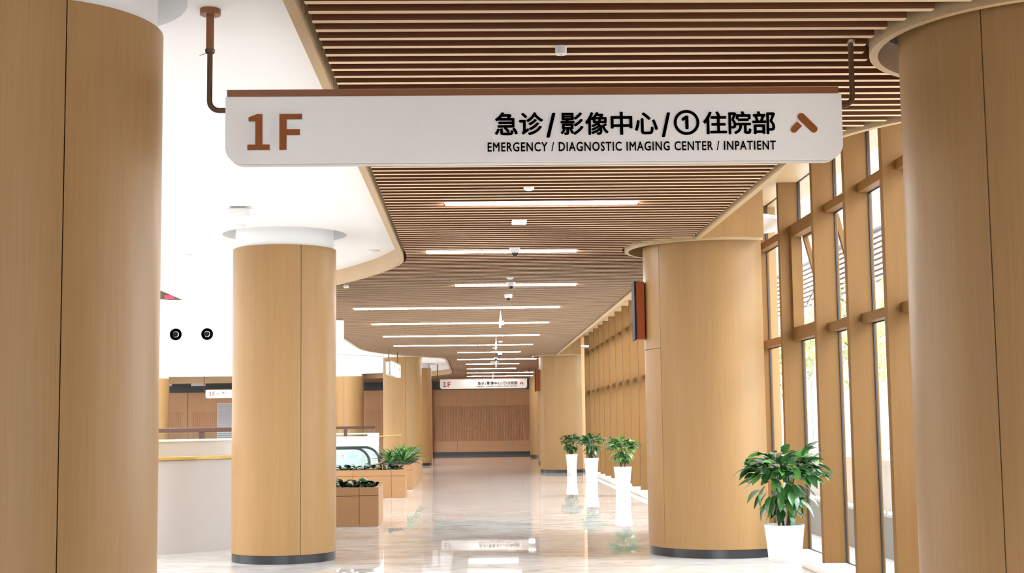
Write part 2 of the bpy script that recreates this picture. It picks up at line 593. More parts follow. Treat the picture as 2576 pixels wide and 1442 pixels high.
for i, x in enumerate((-12.87, -11.52)):
    t = thing('air_nozzle', (x, YVOID - 0.10, 5.49), ['round black eyeball air nozzle in the white balcony face, left one of two', 'round black eyeball air nozzle in the white balcony face, right one of two'][i], 'air nozzle', 'air nozzles on the balcony')
    MB().prism(circle(0, 0, 0.26), 0.07, 0.10, 'XZ', [circle(0, 0, 0.13)]).build('flange', 'whiteplastic', t)
    q = MB().lathe([(0.001, -0.09), (0.06, -0.08), (0.10, -0.045), (0.12, 0.0), (0.10, 0.05)], 20).build('eyeball', 'nozzle', t, smooth=40)
    q.rotation_euler = (math.radians(-110), 0, 0)
for i, (px, py, r, lab) in enumerate([(-2.53, 12.73, 0.10, 'flat white ceiling disc nearest the big hanging sign'), (-2.54, 15.11, 0.07, 'small white sprinkler disc in front of the white pillar collar'),
                                      (-3.63, 17.65, 0.075, 'small white ceiling disc left of the round pillar'), (-1.24, 17.41, 0.085, 'flat white ceiling disc in the corner of the curved wood edge'),
                                      (-3.22, 37.7, 0.09, 'tiny white ceiling disc far beyond the round pillar')]):
    tag(MB().lathe([(0.001, ZW - 0.022), (r * 0.8, ZW - 0.020), (r, ZW - 0.006), (r, ZW), (0.001, ZW)], 24, px, py).build('ceiling_disc', 'whiteplastic', smooth=40), lab, 'detector', 'discs on the white ceiling')
t = thing('wireless_box', (-2.33, 13.86, ZW), 'white rectangular box fixed under the white ceiling', 'ceiling box')
MB().box(-0.10, 0.10, -0.10, 0.10, -0.075, -0.02).build('case', 'whiteplastic', t, bevel=0.012)
MB().box(-0.07, 0.07, -0.07, 0.07, -0.02, 0.0).build('mount', 'greyplastic', t)

# ------------------------------------------------------------------ slatted ceiling
back = [(p[0] - 0.02, p[1]) for p in left_path] + [(-25, YF), (3.2, YF), (3.2, 41.4), (2.47, 41.4), (2.47, 17.0), (3.2, 17.0), (3.2, 15.12), (2.47, 15.12)] + [(p[0] + 0.02, p[1]) for p in right_near] + [(3.9, YB)]
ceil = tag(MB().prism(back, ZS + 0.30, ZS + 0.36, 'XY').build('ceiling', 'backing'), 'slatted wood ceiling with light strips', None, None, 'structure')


def spans(y, hw=0.025):
    a, b = x_left(y) + 0.035, x_right(y) - 0.035
    segs = [(a, b)]
    cuts = []
    for cx, cyy, r in RINGS:
        d = abs(y - cyy)
        if d < r + 0.03:
            h = math.sqrt((r + 0.03) ** 2 - d * d)
            cuts.append((cx - h, cx + h))
    for ly, lx0, lx1 in LIGHTS:
        if abs(y - ly) < 0.065 + hw:
            cuts.append((lx0 - 0.01, lx1 + 0.01))
    for c0, c1 in cuts:
        nxt = []
        for s0, s1 in segs:
            if c1 <= s0 or c0 >= s1:
                nxt.append((s0, s1))
                continue
            if c0 > s0:
                nxt.append((s0, c0))
            if c1 < s1:
                nxt.append((c1, s1))
        segs = nxt
    return [s for s in segs if s[1] - s[0] > 0.05]


PITCH = 0.1585


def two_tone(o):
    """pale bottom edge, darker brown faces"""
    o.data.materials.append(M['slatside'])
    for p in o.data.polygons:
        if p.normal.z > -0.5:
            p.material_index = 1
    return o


HS = 0.115
rest = MB()
nslat = 0
k0 = int(math.ceil((YB - 7.109) / PITCH)) + 1
for k in range(k0, 378):
    y = 7.109 + PITCH * k
    if y > YF - 0.1:
        break
    sp = spans(y)
    if y > 6.0 and nslat + len(sp) <= 300:
        for a, b in sp:
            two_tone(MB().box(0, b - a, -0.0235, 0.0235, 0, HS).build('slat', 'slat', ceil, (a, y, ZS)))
            nslat += 1
    else:
        for a, b in sp:
            rest.box(a, b, y - 0.0235, y + 0.0235, ZS, ZS + HS)
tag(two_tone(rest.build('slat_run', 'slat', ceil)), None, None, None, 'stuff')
# edge boards following the curve, one board between joints
i = 0
while i < len(left_path) - 1:
    j = i + 1
    L = 0
    while j < len(left_path) - 1:
        L += (Vector(left_path[j]) - Vector(left_path[j - 1])).length
        if L > 2.2:
            break
        j += 1
    pth = left_path[i:j + 1]
    MB().ribbon(pth, 0.055, ZS - 0.02, ZW + 0.05).build('edge_board', 'fascia', ceil, smooth=30)
    i = j
bounds = [(10.6, 12.1), (12.1, 13.6), (13.6, 15.1)] + [(17.0 + q * 2.44, 17.0 + (q + 1) * 2.44) for q in range(10)]
for a, b in bounds:
    MB().box(2.45, 2.505, a, b - 0.004, ZS - 0.02, 4.12).build('edge_board', 'fascia', ceil)
MB().ribbon(right_near, 0.05, ZS - 0.02, 4.12).build('edge_board', 'fascia', ceil, smooth=30)
MB().box(2.45, 3.95, 8.6, 43.2, 4.12, 4.22).build('window_head_soffit', 'fascia', ceil)
for (y0, y1) in ((15.01, 17.0), (41.21, 43.0)):
    MB().box(2.45, 3.19, y0, y0 + 0.05, ZS, 4.12).build('bulkhead', 'column', ceil)
    MB().box(2.45, 3.19, y1 - 0.05, y1, ZS, 4.12).build('bulkhead', 'column', ceil)
    MB().box(3.15, 3.20, y0 + 0.05, y1 - 0.05, ZS, 4.12).build('bulkhead', 'column', ceil)
for cx, cyy, r in RINGS:
    if cyy < 10:
        MB().lathe([(r - 0.045, ZS - 0.03), (r, ZS - 0.03), (r, ZS + 0.14), (r - 0.045, ZS + 0.14)], 64, cx, cyy, True).build('ring_trim', 'fascia', ceil, smooth=40)
    else:
        MB().arc(cx, cyy, r - 0.045, r, rad(-203), rad(23), ZS - 0.03, ZS + 0.14, 56).build('ring_trim', 'fascia', ceil, smooth=40)
    MB().cyl(cx, cyy, r - 0.10, ZS + 0.24, ZS + 0.28, 48).build('recess_cap', 'plaster', ceil)
# the far ceiling edge over the atrium: beam face
MB().box(-25, -10.0, 61.9, 61.95, 3.40, ZW).build('edge_board', 'fascia', ceil)

# ------------------------------------------------------------------ linear lights
ordn = ['first', 'second', 'third', 'fourth', 'fifth', 'sixth', 'seventh', 'eighth', 'ninth', 'tenth', 'eleventh', 'twelfth', 'thirteenth']
for i, (y, xa, xb) in enumerate(LIGHTS):
    size = 'long' if xb - xa > 3 else 'short'
    t = thing('linear_ceiling_light', ((xa + xb) / 2, y, ZS), '%s white strip light in the slatted ceiling, %s one beyond the big hanging sign' % (size, ordn[i]), 'ceiling light', 'strip lights in the slatted ceiling')
    h = (xb - xa) / 2
    MB().box(-h, h, -0.045, 0.045, 0.006, 0.06).build('housing', 'whiteplastic', t)
    MB().box(-h + 0.01, h - 0.01, -0.038, 0.038, -0.012, 0.006).build('diffuser', 'led', t)

# ------------------------------------------------------------------ columns
def column(c, seams, label, group, z1=3.5, collar=False, hjoint=None, ztop=ZW + 0.2, clip=None):
    cx, cyy, r = c
    t = thing('column', (cx, cyy, 0), label, 'column', group)
    seams = sorted(seams)
    g = 0.0028 / r
    for i, a in enumerate(seams):
        b = seams[i + 1] if i + 1 < len(seams) else seams[0] + 2 * PI
        n = max(6, int((b - a) / 0.09))
        if clip and i == 1:
            continue                      # the side built into the window wall
        if hjoint and i == hjoint[0]:
            MB().arc(0, 0, r - 0.02, r, a + g, b - g, 0.095, hjoint[1] - 0.003, n).build('panel', 'column', t, smooth=30)
            MB().arc(0, 0, r - 0.02, r, a + g, b - g, hjoint[1] + 0.003, z1, n).build('panel', 'column', t, smooth=30)
        else:
            MB().arc(0, 0, r - 0.02, r, a + g, b - g, 0.095, z1, n).build('panel', 'column', t, smooth=30)
    if clip:
        a0, a1 = seams[1], seams[2] - 2 * PI
        MB().arc(0, 0, r - 0.04, r - 0.025, a1, a0, 0.09, z1 - 0.01, 40).build('core', 'base', t, smooth=40)
        MB().arc(0, 0, r - 0.06, r - 0.008, a1, a0, 0.0, 0.092, 40).build('skirting', 'base', t, smooth=40)
        xr = r * math.sin(a0)
        yr = r * math.cos(a0)
        MB().box(xr - 0.03, xr, -yr + 0.012, yr - 0.012, 0.095, z1).build('return_panel', 'column', t)
        MB().box(xr - 0.03, xr - 0.008, -yr + 0.012, yr - 0.012, 0.0, 0.092).build('skirting', 'base', t)
    else:
        MB().lathe([(r - 0.025, 0.09), (r - 0.025, z1 - 0.01)], 48).build('core', 'base', t, smooth=40)
        MB().lathe([(0.01, 0.0), (r - 0.008, 0.0), (r - 0.008, 0.092), (0.01, 0.092)], 64).build('skirting', 'base', t, smooth=40)
    if collar:
        MB().lathe([(r - 0.03, z1 - 0.002), (r - 0.03, ztop)], 64).build('collar', 'plaster', t, smooth=40)
        MB().lathe([(r - 0.03, z1 - 0.001), (r - 0.001, z1 - 0.001)], 64).build('top_ring', 'column', t)
    return t


rad = math.radians
column(COLS_L[0], [rad(27), rad(207)], 'large round wood column at the left edge, partly cut off by the picture', 'round columns by the atrium', collar=True)
column(COLS_L[1], [rad(25.5), rad(205.5)], 'round wood column with white collar in front of the planters', 'round columns by the atrium', collar=True)
column(COLS_L[2], [rad(12), rad(192)], 'round wood column behind the spiky planter plants', 'round columns by the atrium', collar=True)
column(COLS_L[3], [rad(-60), rad(120)], 'round wood column mostly hidden behind the one by the spiky plants', 'round columns by the atrium', collar=True)
column(COLS_F[0], [rad(-20), rad(160)], 'distant round column across the atrium above the escalator', 'distant columns across the atrium', z1=3.55, collar=True, ztop=6.9)
column(COLS_F[1], [rad(-120), rad(60)], 'distant round column across the atrium beside the left foreground column', 'distant columns across the atrium', z1=3.55, collar=True, ztop=6.9)
column(R1, [rad(-45.5), rad(134.5)], 'large wood column at the right edge beside the sign rod', 'columns along the window', z1=3.74)
column(R2, [rad(-58), rad(32), rad(148)], 'wide wood column carrying the red sign box, behind the near potted plant', 'columns along the window', z1=3.5, hjoint=(2, 2.315), clip=True)
column(R3, [rad(-58), rad(32), rad(148)], 'distant wide column behind the two far potted plants', 'columns along the window', z1=3.5, hjoint=(2, 2.315), clip=True)
column((2.97, 51.6, 0.60), [rad(40), rad(220)], 'far corridor column just past the distant wide one', 'columns along the window', z1=3.5)
column((3.04, 61.0, 0.60), [rad(40), rad(220)], 'farthest corridor column beside the brown end wall', 'columns along the window', z1=3.5)

# ------------------------------------------------------------------ windows
GX = 3.63
XM = 3.40


def window_run(name, ys, label, th=0.085):
    w = thing(name, (GX, ys[0], 0), label, None, kind='structure')
    ox, oy = GX, ys[0]
    for y in ys:
        MB().box(XM - ox, GX + 0.02 - ox, y - oy, y + th - oy, 0.1, 4.12).build('mullion', 'mullion', w, bevel=0.003)
    for a, b in zip(ys, ys[1:]):
        a2 = a + th - oy
        b2 = b - oy
        for z in (2.36, 3.55):
            MB().box(-0.115, 0.015, a2, b2, z, z + 0.085).build('transom', 'transom', w, bevel=0.003)
        for z0, z1 in ((0.1, 2.36), (2.445, 3.55), (3.635, 4.12)):
            opened = abs(b - YOPEN) < 0.05 and z0 > 2 and z1 < 3.6
            if not opened:
                MB().box(0.0, 0.012, a2, b2, z0, z1).build('pane', 'glass', w)
            g = MB()
            for p in (a2, b2 - 0.012):
                g.box(-0.014, 0.0, p, p + 0.012, z0, z1)
            for q in (z0, z1 - 0.010):
                g.box(-0.014, 0.0, a2 + 0.012, b2 - 0.012, q, q + 0.010)
            g.build('gasket', 'gasket', w)
    return w


YM = [8.95, 10.12, 11.29, 12.46, 13.66, 15.19, 16.90]
YOPEN = 15.19
w1 = window_run('window_1', YM, 'tall wood-framed window run between the two near columns')
YF2 = [17.6 + 1.1, 20.0, 21.4, 22.8, 24.2, 25.65, 27.1, 28.6, 30.12, 31.56, 33.14, 34.69, 36.27, 37.65, 39.13, 40.68, 42.4]
w2 = window_run('window_2', YF2, 'tall wood-framed window run beyond the wide column')
tag(MB().box(3.33, 3.80, 5.4, 43.1, 0.0, 0.10).build('trim_1', 'sill', bevel=0.006), 'white stone sill along the windows', None, None, 'structure')
tag(MB().box(3.26, 3.76, 17.0, 18.70, 0.1, 4.12).build('wall_pier', 'column'), 'wood pier between window runs', None, None, 'structure')
# open awning sash in the bay before the wide column
sash = thing('awning_sash', (GX + 0.01, (13.745 + 15.19) / 2, 3.545), 'top-hung window sash tilted open outwards, wood frame', 'window sash')
sash.rotation_euler = (0, rad(-14), 0)
hw = (15.19 - 13.745) / 2 - 0.02
for nm, a, b, c, d in (('stile', -hw, -hw + 0.06, -1.08, 0.0), ('stile', hw - 0.06, hw, -1.08, 0.0), ('rail', -hw + 0.06, hw - 0.06, -0.06, 0.0), ('rail', -hw + 0.06, hw - 0.06, -1.08, -1.02)):
    MB().box(0.0, 0.05, a, b, c, d).build(nm, 'mullion' if nm == 'stile' else 'transom', sash)
MB().box(0.02, 0.03, -hw + 0.06, hw - 0.06, -1.02, -0.06).build('pane', 'glass', sash)
MB().tube([(-0.02, hw - 0.05, -0.62), (-0.16, hw - 0.04, -0.78)], 0.012, 8).build('stay_arm', 'steel', sash)
MB().box(-0.03, 0.0, hw - 0.05, hw - 0.02, -1.0, -0.80).build('latch', 'steel', sash)
fr = MB()
fr.box(-0.11, 0.0, 13.745 - YM[0], 13.795 - YM[0], 2.445, 3.55)
fr.box(-0.11, 0.0, 15.14 - YM[0], 15.19 - YM[0], 2.445, 3.55)
fr.box(-0.11, 0.0, 13.795 - YM[0], 15.14 - YM[0], 2.445, 2.50)
fr.box(-0.11, 0.0, 13.795 - YM[0], 15.14 - YM[0], 3.50, 3.55)
fr.build('sash_frame', 'transom', w1)


# ------------------------------------------------------------------ lettering
def glyph(txt, x0, x1, z0, z1, bold=0.0):
    """text as a flat outline mesh fitted into the rectangle, facing -Y"""
    c = bpy.data.curves.new('glyph', 'FONT')
    c.body = txt
    c.size = 1.0
    c.extrude = 0.0
    c.resolution_u = 3
    if len(txt) > 12:
        c.space_character = 1.14
    o = bpy.data.objects.new('glyph', c)
    COL.objects.link(o)
    dg = bpy.context.evaluated_depsgraph_get()
    me = bpy.data.meshes.new_from_object(o.evaluated_get(dg))
    vs = [v.co.copy() for v in me.vertices]
    fs = [tuple(p.vertices) for p in me.polygons]
    bpy.data.objects.remove(o)
    bpy.data.curves.remove(c)
    bpy.data.meshes.remove(me)
    ax, bx = min(v.x for v in vs), max(v.x for v in vs)
    ay, by = min(v.y for v in vs), max(v.y for v in vs)
    out = [(x0 + (v.x - ax) / (bx - ax) * (x1 - x0), 0.0, z0 + (v.y - ay) / (by - ay) * (z1 - z0)) for v in vs]
    if bold:
        dx, dz = bold * (x1 - x0) / (bx - ax), bold * (z1 - z0) / (by - ay)
        res, rf = [], []
        for i in range(8):
            a = 2 * PI * i / 8
            o_ = len(res)
            res += [(v[0] + dx * math.cos(a), 0.0, v[2] + dz * math.sin(a)) for v in out]
            rf += [tuple(k + o_ for k in f) for f in fs]
        return res, rf
    return out, fs


_one = [(613, 483), (755, 427), (850, 427), (850, 957), (975, 957), (975, 1052), (597, 1052), (597, 957), (730, 957), (730, 552), (613, 552)]
_eff = [(1140, 427), (1525, 427), (1525, 522), (1262, 522), (1262, 695), (1490, 695), (1490, 795), (1262, 795), (1262, 1052), (1140, 1052)]
_CN = [('急', 170, 318, 137, 288), ('诊', 335, 490, 137, 288), ('/', 518, 572, 142, 302), ('影', 613, 762, 138, 286), ('像', 780, 930, 136, 286), ('中', 952, 1092, 134, 286),
       ('心', 1115, 1265, 138, 282), ('/', 1297, 1348, 140, 300), ('①', 1380, 1545, 123, 286), ('住', 1578, 1732, 132, 282), ('院', 1750, 1898, 130, 282), ('部', 1912, 2062, 130, 282)]
CNW = {}


def capsule(p, q, r, n=8, cut=None):
    p, q = Vector(p), Vector(q)
    d = (q - p).normalized()
    s = Vector((-d.y, d.x))
    pts = []
    for i in range(n + 1):
        a = -PI / 2 + PI * i / n
        v = q + d * (math.cos(a) * r) - s * (-math.sin(a) * r)
        pts.append((v.x, v.y))
    if cut:
        w = p + s * r
        pts.append((w.x, w.y))
        w = p - s * r
        pts.append((w.x, w.y))
    else:
        for i in range(n + 1):
            a = PI / 2 + PI * i / n
            v = p + d * (math.cos(a) * r) + s * (math.sin(a) * r)
            pts.append((v.x, v.y))
    return pts


def sign_body(t, x0, x1, z0, z1, cap=0.03, cr=0.085, rods=(), thick=0.10):
    """front plate, brown core, back plate; front face on local y = 0"""
    def plate(a, b, c, d, r):
        pts = [(a, d), (b, d)]
        for i in range(9):
            an = -PI / 2 * i / 8
            pts.append((b - r + r * math.cos(an), c + r + r * math.sin(an)))
        for i in range(9):
            an = -PI / 2 - PI / 2 * i / 8
            pts.append((a + r + r * math.cos(an), c + r + r * math.sin(an)))
        return pts
    MB().prism(plate(x0, x1, z0, z1, cr), 0.0, 0.012, 'XZ').build('front_plate', 'sign', t, smooth=30)
    MB().prism(plate(x0 + 0.012, x1 - 0.012, z0 + 0.014, z1, cr), 0.012, 0.034, 'XZ').build('core', 'signcore', t)
    MB().prism(plate(x0, x1, z0, z1, cr), 0.034, thick, 'XZ').build('back_plate', 'signgrey', t, smooth=30)
    MB().box(x0 + 0.008, x1 - 0.016, -0.004, thick + 0.004, z1 + 0.001, z1 + cap).build('top_cap', 'signcore', t)


def sign_text(t, full=True, sx=0.0, y=-0.004):
    """the directory lettering, laid out in local metres for the 3.2 m sign (x from the left end, z from the bottom edge)"""
    k = 7.15 / 3500 * 1.015

    def n4(p):    # numeral crop -> local metres
        return ((540 + p[0] / 6.867 - 570) * k, (405 - (220 + p[1] / 6.867)) * k)
    for nm, poly in (('numeral', _one), ('numeral', _eff)):
        pp = [n4(p) for p in poly]
        b = MB().prism(pp, -0.014, 0.0, 'XZ').build(nm, 'whiteplastic', t)
        MB().prism([(q[0] - 0.0015, q[1] + 0.002) for q in pp], -0.017, -0.014, 'XZ').build('numeral_face', 'numeral', b)
    mb = MB()
    for ch, a, b, c, d in _CN:
        x0 = (1180 + a / 2.683 - 570) * k
        x1 = (1180 + b / 2.683 - 570) * k
        slope = 0.0055 * ((1180 + a / 2.683) - 570)
        z1 = (405 - slope - (230 + c / 2.683)) * k + 0.009
        z0 = (405 - slope - (230 + d / 2.683)) * k + 0.009
        vs, fs = glyph(ch, x0, x1, z0, z1, 0.023)
        mb.add([(v[0], y, v[2]) for v in vs], fs)
    mb.build('lettering', 'black', t)
    vs, fs = glyph('EMERGENCY / DIAGNOSTIC IMAGING CENTER / INPATIENT', (1224 - 570) * k, (1949 - 570) * k, 0.054, 0.101, 0.020)
    cuts = [0.0] + [(1180 + q / 2.683 - 570) * k for q in (543, 592, 1037, 1357, 1650, 1697)] + [9.0]
    for c0, c1 in zip(cuts, cuts[1:]):                 # one object per phrase
        MB().add([(v[0], y, v[2]) for v in vs], [f for f in fs if c0 < vs[f[0]][0] <= c1]).build('lettering', 'black', t)
    ax, az = (2022 - 570) * k, 0.188
    a1 = MB().prism(capsule((ax - 0.012, az + 0.040), (ax + 0.052, az - 0.026), 0.019), -0.006, 0.0, 'XZ')
    a1.build('arrow', 'numeral', t)
    MB().prism(capsule((ax - 0.022, az + 0.002), (ax - 0.052, az - 0.028), 0.017, cut=True), -0.006, 0.0, 'XZ').build('arrow', 'numeral', t)


# the big hanging sign
K = 7.15 / 3500 * 1.015
big = thing('hanging_sign', (-1.27, 7.12, 2.848), 'big white hanging sign with 1F and black Chinese and English lettering', 'hanging sign')
sign_body(big, 0.0, 3.215, 0.0, 0.352, cap=0.036)
sign_text(big)
# rods: left with sleeve from the white ceiling, right from the slats
XL_ = -0.085


def elbow(xa, xe, ztop, zrod, r=0.05):
    pts = [(xa, 0.05, ztop), (xa, 0.05, zrod + r)]
    sgn = 1 if xe > xa else -1
    for i in range(1, 7):
        a = PI / 2 * i / 6
        pts.append((xa + sgn * r * (1 - math.cos(a)), 0.05, zrod + r - r * math.sin(a)))
    pts.append((xe, 0.05, zrod))
    return pts


rl = MB().tube(elbow(-0.092, 0.002, ZW - 2.848 - 0.22, 0.292), 0.0145, 12).build('rod', 'rod', big, smooth=40)
MB().tube([(-0.092, 0.05, ZW - 2.848), (-0.092, 0.05, ZW - 2.848 - 0.225)], 0.021, 14).build('sleeve', 'signcore', rl, smooth=40)
MB().lathe([(0.022, ZW - 2.848 - 0.235), (0.026, ZW - 2.848 - 0.23), (0.026, ZW - 2.848 - 0.215), (0.0, ZW - 2.848 - 0.21)], 16, -0.092, 0.05).build('locking_ring', 'rod', rl, smooth=40)
MB().cyl(-0.092, 0.05, 0.054, ZW - 2.848 - 0.03, ZW - 2.848, 24).build('flange', 'signcore', rl)
MB().tube([(-0.11, 0.05, ZW - 2.848 - 0.235), (-0.145, 0.04, ZW - 2.848 - 0.25)], 0.0015, 5).build('cable_tie', 'red', rl)
rr = MB().tube(elbow(3.287, 3.21, ZS - 2.848, 0.300), 0.0145, 12).build('rod', 'rod', big, smooth=40)
MB().cyl(3.287, 0.05, 0.026, ZS - 2.848 - 0.022, ZS - 2.848, 20).build('collar', 'chrome', rr)

# far sign of the same kind
far = thing('hanging_sign', (-1.235, 51.5, 2.77), 'small distant white hanging sign with 1F in front of the brown end wall', 'hanging sign')
sign_body(far, 0.0, 3.215, 0.0, 0.352, cap=0.03)
sign_text(far)
for xa, zt in ((-0.09, ZW), (3.30, ZS)):
    MB().tube(elbow(xa, 0.0 if xa < 0 else 3.21, zt - 2.77, 0.28), 0.016, 8).build('rod', 'rod', far, smooth=40)
# sign across the atrium, cut by the round column
ls = thing('hanging_sign', (-11.69, 61.25, 2.73), 'white hanging sign across the atrium, left of the round column', 'hanging sign')
sign_body(ls, 0.0, 3.2, 0.0, 0.352, cap=0.03)
k = 0.0225
for poly in (_one, _eff):
    pp = [(0.15 + (p[0] - 597) / 928 * 0.26, 0.09 + (1052 - p[1]) / 625 * 0.19) for p in poly]
    MB().prism(pp, -0.006, 0.0, 'XZ').build('numeral', 'numeral', ls)
MB().prism(capsule((0.545, 0.225), (0.605, 0.155), 0.012), -0.004, 0.0, 'XZ').build('arrow', 'numeral', ls)
MB().prism(capsule((0.525, 0.205), (0.48, 0.155), 0.012), -0.004, 0.0, 'XZ').build('arrow', 'numeral', ls)
mb = MB()
for q, ch in enumerate('急诊'):
    vs, fs = glyph(ch, 0.70 + q * 0.135, 0.82 + q * 0.135, 0.16, 0.275, 0.012)
    mb.add([(v[0], -0.004, v[2]) for v in vs], fs)
mb.build('lettering', 'black', ls)
vs, fs = glyph('EMERGENCY', 0.70, 1.02, 0.10, 0.13, 0.012)
MB().add([(v[0], -0.004, v[2]) for v in vs], fs).build('lettering', 'black', ls)
MB().tube(elbow(-0.08, 0.0, ZW - 2.73, 0.28), 0.016, 8).build('rod', 'rod', ls, smooth=40)


def side_sign(loc, rz, length, label, rods, chars):
    t = thing('hanging_sign', loc, label, 'hanging sign', rz=rz)
    sign_body(t, 0.0, length, 0.0, 0.345, cap=0.03, thick=0.13)
    mb = MB()
    n = len(chars)
    x0 = length - 0.25 - n * 0.16
    for q, ch in enumerate(chars):
        vs, fs = glyph(ch, x0 + q * 0.16, x0 + q * 0.16 + 0.14, 0.17, 0.30, 0.014)
        mb.add([(v[0], -0.004, v[2]) for v in vs], fs)
    mb.build('lettering', 'black', t)
    vs, fs = glyph('EMERGENCY', x0, x0 + n * 0.16, 0.08, 0.12, 0.014)
    MB().add([(v[0], -0.004, v[2]) for v in vs], fs).build('lettering', 'black', t)
    for xr in rods:
        MB().tube([(xr, 0.065, 0.37), (xr, 0.065, ZS - loc[2])], 0.014, 8).build('rod', 'rod', t, smooth=40)
    return t


side_sign((-2.16, 36.5, 2.79), rad(87.5), 2.75, 'white sign hung along the corridor above the spiky plants, seen from its end', (0.15, 2.5), '急诊')
side_sign((-2.92, 21.3, 2.80), rad(40), 1.15, 'white hanging sign mostly hidden behind the round column with the white collar', (1.0, 0.2), '急诊')

# red box signs on the wide columns
for (x, y, lab) in ((1.862, 15.93, 'red-brown sign box with black face on the wide wood column'), (1.862, 42.13, 'small distant red-brown sign box on the far wide column'), ):
    t = thing('column_sign', (x, y, 2.44), lab, 'sign')
    MB().box(0.022, 0.118, 0.0, 0.25, 0.0, 0.66).build('case', 'red', t, bevel=0.002)
    MB().box(0.0, 0.022, -0.010, 0.26, -0.008, 0.668).build('face_plate', 'darkpanel', t)
    MB().box(0.118, 0.126, 0.08, 0.20, 0.2, 0.45).build('bracket', 'darkpanel', t)


# ------------------------------------------------------------------ ceiling devices
def dome(x, y, label, s=1.0):
    t = thing('dome_camera', (x, y, ZS), label, 'security camera', 'dome cameras on the slatted ceiling')
    MB().lathe([(0.001, 0.0), (0.062 * s, 0.0), (0.062 * s, -0.035 * s), (0.050 * s, -0.060 * s), (0.046 * s, -0.060 * s), (0.001, -0.055 * s)], 24).build('housing', 'whiteplastic', t, smooth=30)
    pr = [(0.040 * s * math.cos(a), -0.060 * s - 0.042 * s * math.sin(a)) for a in [PI / 2 * i / 7 for i in range(8)]]
    MB().lathe(pr, 20).build('bubble', 'darkglass', t, smooth=60)


dome(0.49, 15.86, 'white dome camera with black bubble over the second strip light')
dome(0.55, 19.78, 'white dome camera with black bubble over the third strip light')
dome(0.56, 21.65, 'white dome camera with black bubble between third and fourth strip lights')
dome(0.64, 38.9, 'tiny far dome camera just before the eighth strip light')
dome(0.77, 39.9, 'tiny far dome camera just beyond the eighth strip light')
dome(0.69, 42.5, 'tiny farthest dome camera behind the pair of far ones')
t = thing('smoke_detector', (0.485, 7.27, ZS), 'white cylindrical detector under the slats above the big sign', 'detector')
MB().lathe([(0.001, 0), (0.031, 0), (0.031, -0.042), (0.028, -0.045), (0.001, -0.045)], 28).build('body', 'whiteplastic', t, smooth=30)
MB().box(-0.009, 0.009, -0.006, 0.006, -0.047, -0.045).build('sensor_slot', 'greyplastic', t)
for (x, y, r, lab) in ((0.49, 11.75, 0.046, 'white flat smoke detector before the first strip light'), (0.52, 19.12, 0.05, 'small white flat detector before the third strip light'), (0.58, 28.15, 0.06, 'small white flat detector just beyond the fifth strip light'), (0.58, 37.1, 0.07, 'tiny white flat detector before the eighth strip light')):
    tag(MB().lathe([(0.001, ZS), (r, ZS), (r * 0.95, ZS - 0.012), (r * 0.6, ZS - 0.026), (0.001, ZS - 0.028)], 24, x, y).build('smoke_detector', 'whiteplastic', smooth=50), lab, 'detector', 'flat detectors on the slats')
t = thing('wireless_box', (0.47, 13.72, ZS), 'white square box under the slats behind the first strip light', 'ceiling box')
MB().box(-0.075, 0.075, -0.10, 0.10, -0.028, 0.0).build('case', 'whiteplastic', t, bevel=0.008)
MB().box(-0.03, 0.03, -0.101, -0.099, -0.020, -0.016).build('status_slot', 'greyplastic', t)
for (x, y, w_, lab) in ((-1.81, 19.9, 0.035, 'small white box under the slats beside the round column'), (0.57, 27.15, 0.04, 'small white box under the slats before the fifth strip light'), (0.67, 33.9, 0.05, 'small white box under the slats before the seventh strip light'), (0.70, 45.3, 0.14, 'wide white box under the slats beyond the far dome cameras')):
    t = thing('sensor_box', (x, y, ZS), lab, 'ceiling box', 'small boxes on the slats')
    MB().box(-w_, w_, -0.05, 0.05, -0.045, -0.012).build('case', 'whiteplastic', t, bevel=0.005)
    MB().box(-w_ * 0.7, w_ * 0.7, -0.035, 0.035, -0.012, 0.0).build('mount', 'greyplastic', t)
for (x, y, lab) in ((0.50, 24.6, 'hanging exit sign seen edge-on beyond the fourth strip light'), (0.54, 32.3, 'hanging exit sign seen edge-on beyond the sixth strip light'), (0.72, 43.0, 'tiny green hanging exit sign by the far dome cameras'), (0.77, 53.9, 'tiny farthest green exit sign near the end wall')):
    t = thing('exit_sign', (x, y, ZS), lab, 'exit sign', 'hanging exit signs')
    MB().tube([(0.0, 0.25, 0.0), (0.0, 0.25, -0.10)], 0.006, 6).build('rod', 'whiteplastic', t)
    MB().tube([(0.0, 0.75, 0.0), (0.0, 0.75, -0.10)], 0.006, 6).build('rod', 'whiteplastic', t)
    MB().box(-0.014, 0.014, 0.1, 0.9, -0.27, -0.10).build('panel', 'whiteplastic', t, bevel=0.004)
    MB().box(-0.0165, -0.014, 0.13, 0.87, -0.25, -0.12).build('lit_face', 'exitgreen', t)
tag(MB().box(1.69, 1.78, YF - 0.062, YF - 0.05, 0.29, 0.40).build('wall_socket', 'greyplastic'), 'small grey socket low on the brown end wall', 'socket')


# ------------------------------------------------------------------ plants
def leaf_mesh(name, L, W, mat, bend=0.12, fold=0.10, n=5):
    mb = MB()
    rows = []
    for i in range(n + 1):
        t = i / n
        w = W * math.sin(PI * min(1, (t * 0.92 + 0.05)) ** 0.85) * (1 - 0.25 * t)
        if i == n:
            w = 0.0005
        x = L * t
        z = bend * L * (4 * t * (1 - t)) * 0.6 - bend * L * t * t * 1.4
        rows.append([(x, -w / 2, z + fold * w), (x, 0, z), (x, w / 2, z + fold * w)])
    vs = [p for r in rows for p in r]
    fs = []
    for i in range(n):
        for k in range(2):
            a = i * 3 + k
            fs.append((a, a + 3, a + 4, a + 1))
    mb.add(vs, fs)
    return mb.mesh(name, mat, 60)


